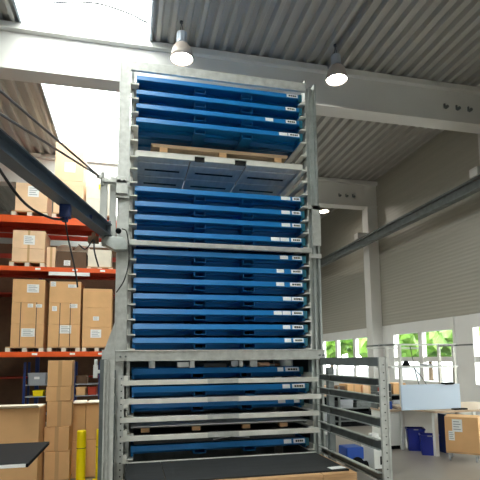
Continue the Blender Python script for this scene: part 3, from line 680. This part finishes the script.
# ================================================================== RIGHT SIDE WORKSHOP
bn = thing('workbench', (5.2, 7.6, -.03), 'packing bench with beech top and tall metal frame under the windows', 'workbench')
mk('bench_top', prism(B(), [(4.98, 8.5), (4.86, 7.95), (5.09, 7.22), (6.9, 7.22), (6.9, 8.5)], 'Z', .70, .735), 'benchtop', bn)
for x, y in ((5.13, 7.28), (5.05, 8.2), (6.8, 7.26), (6.8, 8.4)): mk('leg', bx(B(), x-.03, x+.04, y, y+.07, -.03, .70), 'cabinet', bn, bevel=.004)
mk('back_panel', bx(B(), 5.1, 6.8, 8.42, 8.44, .1, .65), 'cabinet', bn)
for x in (4.93, 6.1): mk('frame_post', bx(B(), x, x+.05, 8.0, 8.05, -.03, 1.90), 'bar', bn)
for x in (4.93, 6.1): mk('frame_post', bx(B(), x, x+.05, 8.45, 8.5, -.03, 1.90), 'bar', bn)
mk('frame_shelf', bx(B(), 4.70, 6.12, 7.9, 8.45, 1.455, 1.49), 'galv', bn)
mk('frame_rail', bx(B(), 4.5, 6.18, 7.96, 8.0, 1.875, 1.905), 'galv', bn); mk('frame_rail', bx(B(), 4.55, 5.7, 8.5, 8.54, 1.82, 1.85), 'galv', bn)
for x in (4.52, 6.13): mk('frame_arm', bx(B(), x, x+.03, 7.5, 8.5, 1.86, 1.89), 'galv_dark', bn)
bx_ = bx(B(), 4.585, 5.75, 7.42, 7.45, .74, 1.175)
tag(mk('divider_board', bx_, 'board', None, bevel=.004), 'pale blue white divider board standing on the beech worktop', 'board')
bm = B(); bx(bm, 5.4, 5.62, 7.38, 7.47, 1.176, 1.20); bx(bm, 5.43, 5.59, 7.375, 7.385, 1.165, 1.19); tag(mk('clip', bm, 'black', None), 'black clip on the top edge of the pale blue board', 'clip')
bm = B(); bx(bm, 5.5, 5.75, 7.25, 7.33, .736, .76); rod(bm, (5.5, 7.29, .75), (5.46, 7.29, .75), .012); tag(mk('hand_tool', bm, 'black', None), 'black hand tool lying on the worktop in front of the board', 'tool')
# small things on the shelf of the frame
bm = B(); lathe(bm, [(.001, .1), (.03, .09), (.06, .05), (.08, 0), (.001, 0)], (5.13, 8.1, 1.492), 14); tag(mk('cap', bm, 'black', None, smooth=True), 'small black cone shaped item on the frame shelf', 'tool')
tag(mk('tray', bx(B(), 5.5, 5.68, 8.05, 8.2, 1.491, 1.52), 'greypl', None), 'small grey tray on the frame shelf', 'tray')
bm = B(); tube(bm, [(5.3, 8.2, 1.86), (5.35, 8.15, 1.4), (5.42, 8.1, 1.05), (5.6, 8.1, .80)], .008); tube(bm, [(5.35, 8.2, 1.45), (5.5, 8.15, 1.25), (5.62, 8.1, 1.0), (5.75, 8.1, .85)], .008); tag(mk('air_hose', bm, 'cable', None), 'thin dark hoses dangling from the bench frame', 'hose')
# cabinet on the left of bench
cb = thing('cabinet', (4.75, 8.2, -.03), 'pale grey cupboard with door left of the blue crates', 'cabinet')
mk('body', bx(B(), 4.58, 4.92, 8.02, 8.5, .04, .66), 'cabinet', cb, bevel=.004); mk('door', bx(B(), 4.60, 4.87, 8.0, 8.02, .07, .62), 'cabinet', cb, bevel=.004)
mk('plinth', bx(B(), 4.62, 4.9, 8.06, 8.46, -.03, .04), 'black', cb); mk('worktop', bx(B(), 4.56, 4.9, 7.96, 8.5, .66, .69), 'benchtop', cb)
mk('leg', bx(B(), 4.88, 4.92, 7.96, 8.0, -.03, .66), 'cabinet', cb)
# clutter on the cupboard
for (x, w, h, m, lab) in ((4.68, .08, .10, 'print', 'dark small box left on the cupboard worktop'), (4.78, .08, .14, 'bluepl', 'blue canister on the cupboard worktop'), (4.60, .06, .12, 'card_d', 'brown small box on the cupboard worktop')):
    tag(mk('canister', rod(B(), (x, 8.15, .69), (x, 8.15, .69+h), w/2, 14), m, None), lab, 'canister')
sr = thing('shelf_rack', (4.65, 8.36, .69), 'small two tier rack standing on the cupboard worktop', 'shelf')
for x in (4.57, 4.86): mk('side_panel', bx(B(), x, x+.02, 8.24, 8.48, .69, 1.15), 'galv_dark', sr)
for z in (.88, 1.0): mk('shelf_board', bx(B(), 4.57, 4.88, 8.24, 8.48, z, z+.012), 'bar', sr)
bm = B(); bmesh.ops.create_uvsphere(bm, u_segments=14, v_segments=10, radius=.09, matrix=Matrix.Translation((4.78, 8.33, 1.115)) @ Matrix.Diagonal((.7, .6, 1.1, 1))); bx(bm, 4.74, 4.8, 8.3, 8.36, 1.16, 1.28)
tag(mk('spray_bottle', bm, 'bluepl', None, smooth=True), 'blue spray bottle on the small rack', 'bottle')
bm = B(); bx(bm, 4.61, 4.70, 8.28, 8.40, 1.013, 1.08); tag(mk('small_box', bm, 'redbrown', None), 'small reddish box on the small rack', 'box')
bm = B(); bx(bm, 4.60, 4.84, 8.26, 8.45, .893, .96); tag(mk('small_box', bm, 'print', None), 'long dark box on the lower tier of the small rack', 'box')
def crate(x0, x1, y0, y1, h, lab, rot=0):
    t = thing('crate', ((x0+x1)/2, (y0+y1)/2, -.03), lab, 'crate', 'blue plastic crates under the bench')
    bm = B(); z0 = -.03; z1 = h; w = .012; s = .02
    prism(bm, [(x0+s, z0), (x1-s, z0), (x1, z1), (x0, z1)], 'Y', y0, y0+w); prism(bm, [(x0+s, z0), (x1-s, z0), (x1, z1), (x0, z1)], 'Y', y1-w, y1)
    prism(bm, [(x0+s, z0), (x0+s+w, z0), (x0+w, z1), (x0, z1)], 'Y', y0, y1); prism(bm, [(x1-s-w, z0), (x1-s, z0), (x1, z1), (x1-w, z1)], 'Y', y0, y1)
    bx(bm, x0+s, x1-s, y0, y1, z0, z0+w)
    mk('body', bm, 'crate', t); bm = B(); bx(bm, x0-.012, x1+.012, y0-.012, y0+w, z1-.025, z1); bx(bm, x0-.012, x1+.012, y1-w, y1+.012, z1-.025, z1); bx(bm, x0-.012, x0+w, y0, y1, z1-.025, z1); bx(bm, x1-w, x1+.012, y0, y1, z1-.025, z1)
    mk('rim', bm, 'crate', t)
    c = (x0+x1)/2; mk('handle_slot', bx(B(), c-.04, c+.04, y0-.0135, y0-.0125, z1-.022, z1-.004), 'greypl', t, label='pale slot in the rim')
    t.rotation_euler.z = rot
crate(4.98, 5.28, 7.78, 8.05, .36, 'blue plastic crate on the left beside the cupboard', -.45)
crate(4.97, 5.28, 7.36, 7.62, .31, 'blue plastic crate on the right, nearer the viewer', -.52)
tag(mk('floor_board', bx(B(), 5.43, 5.47, 7.45, 7.8, -.03, .64), 'navy', None), 'dark blue upright panel between bench leg and cardboard box', 'panel')
# cardboard box on castors
ct = carton(5.137, 5.637, 6.743, 7.143, .12, .68, 'cardboard box with two white labels standing on castors at right edge', None, tape=False, labels=[(5.25, 5.40, .44, .64), (5.19, 5.28, .30, .45)], rot=-.75)
dl = thing('dolly', (5.387, 6.943, -.03), 'low wheeled dolly under the cardboard box at the right edge', 'dolly')
mk('platform', bx(B(), 5.14, 5.635, 6.745, 7.14, .095, .118), 'wood', dl)
for x in (5.19, 5.58):
    for y in (6.79, 7.10): w = mk('castor', rod(B(), (x-.012, y, .02), (x+.012, y, .02), .048, 14), 'greypl', dl); mk('fork', bx(B(), x-.018, x+.018, y-.01, y+.01, .04, .095), 'galv', w)
dl.rotation_euler.z = -.75

# things seen through the guard rails
tr = thing('tool_cabinet', (4.0, 6.9, -.03), 'white perforated tool cabinet seen through the lower guard rails', 'cabinet')
mk('body', bx(B(), 3.57, 3.80, 6.6, 7.0, .0, .42), 'cabinet', tr, bevel=.006)
bm = B()
for k in range(4): rod(bm, (3.61+k*.05, 6.597, .35), (3.61+k*.05, 6.601, .35), .01, 10)
bx(bm, 3.67, 3.72, 6.597, 6.601, .06, .18)
mk('slot', bm, 'hole', tr)
for x in (3.60, 3.77): mk('foot', bx(B(), x-.02, x+.02, 6.62, 6.66, -.03, .0), 'black', tr)
vm = thing('compressor', (3.3, 6.8, -.03), 'blue compressor with black motor behind the guard rails', 'machine')
mk('cover', bx(B(), 3.16, 3.44, 6.65, 6.95, .14, .32), 'bluepl', vm, bevel=.02)
mk('motor', rod(B(), (3.32, 6.62, .09), (3.32, 6.95, .09), .095, 20), 'black', vm); mk('frame', bx(B(), 3.16, 3.45, 6.66, 6.94, -.03, .01), 'galv_dark', vm)
mk('wheel', rod(B(), (3.46, 6.7, .04), (3.50, 6.7, .04), .07, 16), 'black', vm)
tag(mk('panel_board', bx(B(), 2.72, 3.02, 6.9, 6.94, -.03, .60), 'white', None), 'white panel leaning behind the guard rails left of the blue compressor', 'panel')
bm = B(); rod(bm, (2.75, 6.5, -.03), (2.75, 6.5, .55), .05, 14); tag(mk('gas_bottle', bm, 'galv_dark', None), 'dark grey cylinder standing behind the guard rails', 'cylinder')
# low shelving with boxes further back
wr = thing('shelving_unit', (5.6, 11.2, -.03), 'low grey shelving unit with brown cartons seen through the guard rails', 'shelf')
for x in (3.9, 5.0, 6.1, 7.1): mk('upright', bx(B(), x, x+.05, 10.9, 10.95, -.03, .95), 'galv_dark', wr); mk('upright', bx(B(), x, x+.05, 11.4, 11.45, -.03, .95), 'galv_dark', wr)
for z in (.12, .42, .72): mk('shelf_board', bx(B(), 3.9, 7.15, 10.9, 11.45, z-.025, z), 'galv_dark', wr)
mk('back_panel', bx(B(), 3.9, 7.15, 11.46, 11.48, -.03, .95), 'black', wr); mk('kick_plate', bx(B(), 3.9, 7.15, 10.96, 10.98, -.03, .09), 'black', wr)
gk = 'brown cartons on the low grey shelving'
pos = ['leftmost brown carton on top of the low grey shelving', 'second brown carton from the left on the low shelving', 'third brown carton from the left on the low shelving', 'fourth brown carton from the left on the low shelving', 'fifth brown carton from the left on the low shelving', 'sixth brown carton from the left on the low shelving', 'rightmost brown carton on top of the low grey shelving']
for k in range(7): carton(4.0+k*.42, 4.36+k*.42, 10.92, 11.4, .721, 1.0-.02*(k % 3), pos[k], gk, m=('card', 'card_l', 'card_d')[k % 3])
mm = ['galv_dark', 'greypl', 'sheet', 'black', 'greypl', 'galv_dark']; 
ll = ['dark grey bin', 'grey bin', 'gunmetal bin', 'black bin', 'light grey bin', 'weathered grey bin']
pl_ = ['leftmost', 'second from left', 'third from left', 'fourth from left', 'fifth from left', 'rightmost']
for lv, z in enumerate((.121, .421)):
    for k in range(6):
        x = 4.0+k*.5; h = .16+.05*((k+lv) % 2)
        bm = B(); bx(bm, x, x+.4, 10.93, 11.35, z, z+h*.7); bx(bm, x, x+.4, 10.92, 10.94, z+h*.5, z+h); bx(bm, x+.1, x+.3, 10.9, 10.92, z+h*.2, z+h*.45)
        tag(mk('parts_bin', bm, mm[(k+lv*2) % 6], None), '%s, %s on the %s shelf of the grey shelving' % (ll[(k+lv*2) % 6], pl_[k], ('lower', 'middle')[lv]), 'bin', 'parts bins on the low grey shelving')
bm = B(); bx(bm, 3.60, 3.72, 6.7, 6.8, .421, .50); bx(bm, 3.62, 3.70, 6.68, 6.7, .43, .48); tag(mk('small_box', bm, 'white', None, bevel=.006), 'small white box on top of the perforated tool cabinet', 'box')

# ================================================================== LIGHT
w = bpy.data.worlds.new('world'); SC.world = w; w.use_nodes = True
bg = w.node_tree.nodes['Background']; bg.inputs[0].default_value = (1, .985, .94, 1); bg.inputs[1].default_value = 5.0
def area(name, loc, rot, sx, sy, portal=True, power=0, col=(1, 1, 1)):
    d_ = bpy.data.lights.new(name, 'AREA'); d_.shape = 'RECTANGLE'; d_.size = sx; d_.size_y = sy; d_.energy = power; d_.color = col
    if portal: d_.cycles.is_portal = True
    o = bpy.data.objects.new(name, d_); COL.objects.link(o); o.location = loc; o.rotation_euler = rot; return o
area('skylight_portal', ((SX0+SX1)/2, (Y0+Y1)/2, ZC+.45), (0, 0, 0), SX1-SX0, Y1-Y0)
for a, b in gaps: area('window_portal', (XR+.12, (a+b)/2, 1.68), (0, math.pi/2, 0), 1.4, b-a)
vs = SC.view_settings; vs.view_transform = 'Standard'; vs.look = 'None'; vs.gamma = 1; vs.exposure = 1.55; vs.use_curve_mapping = False
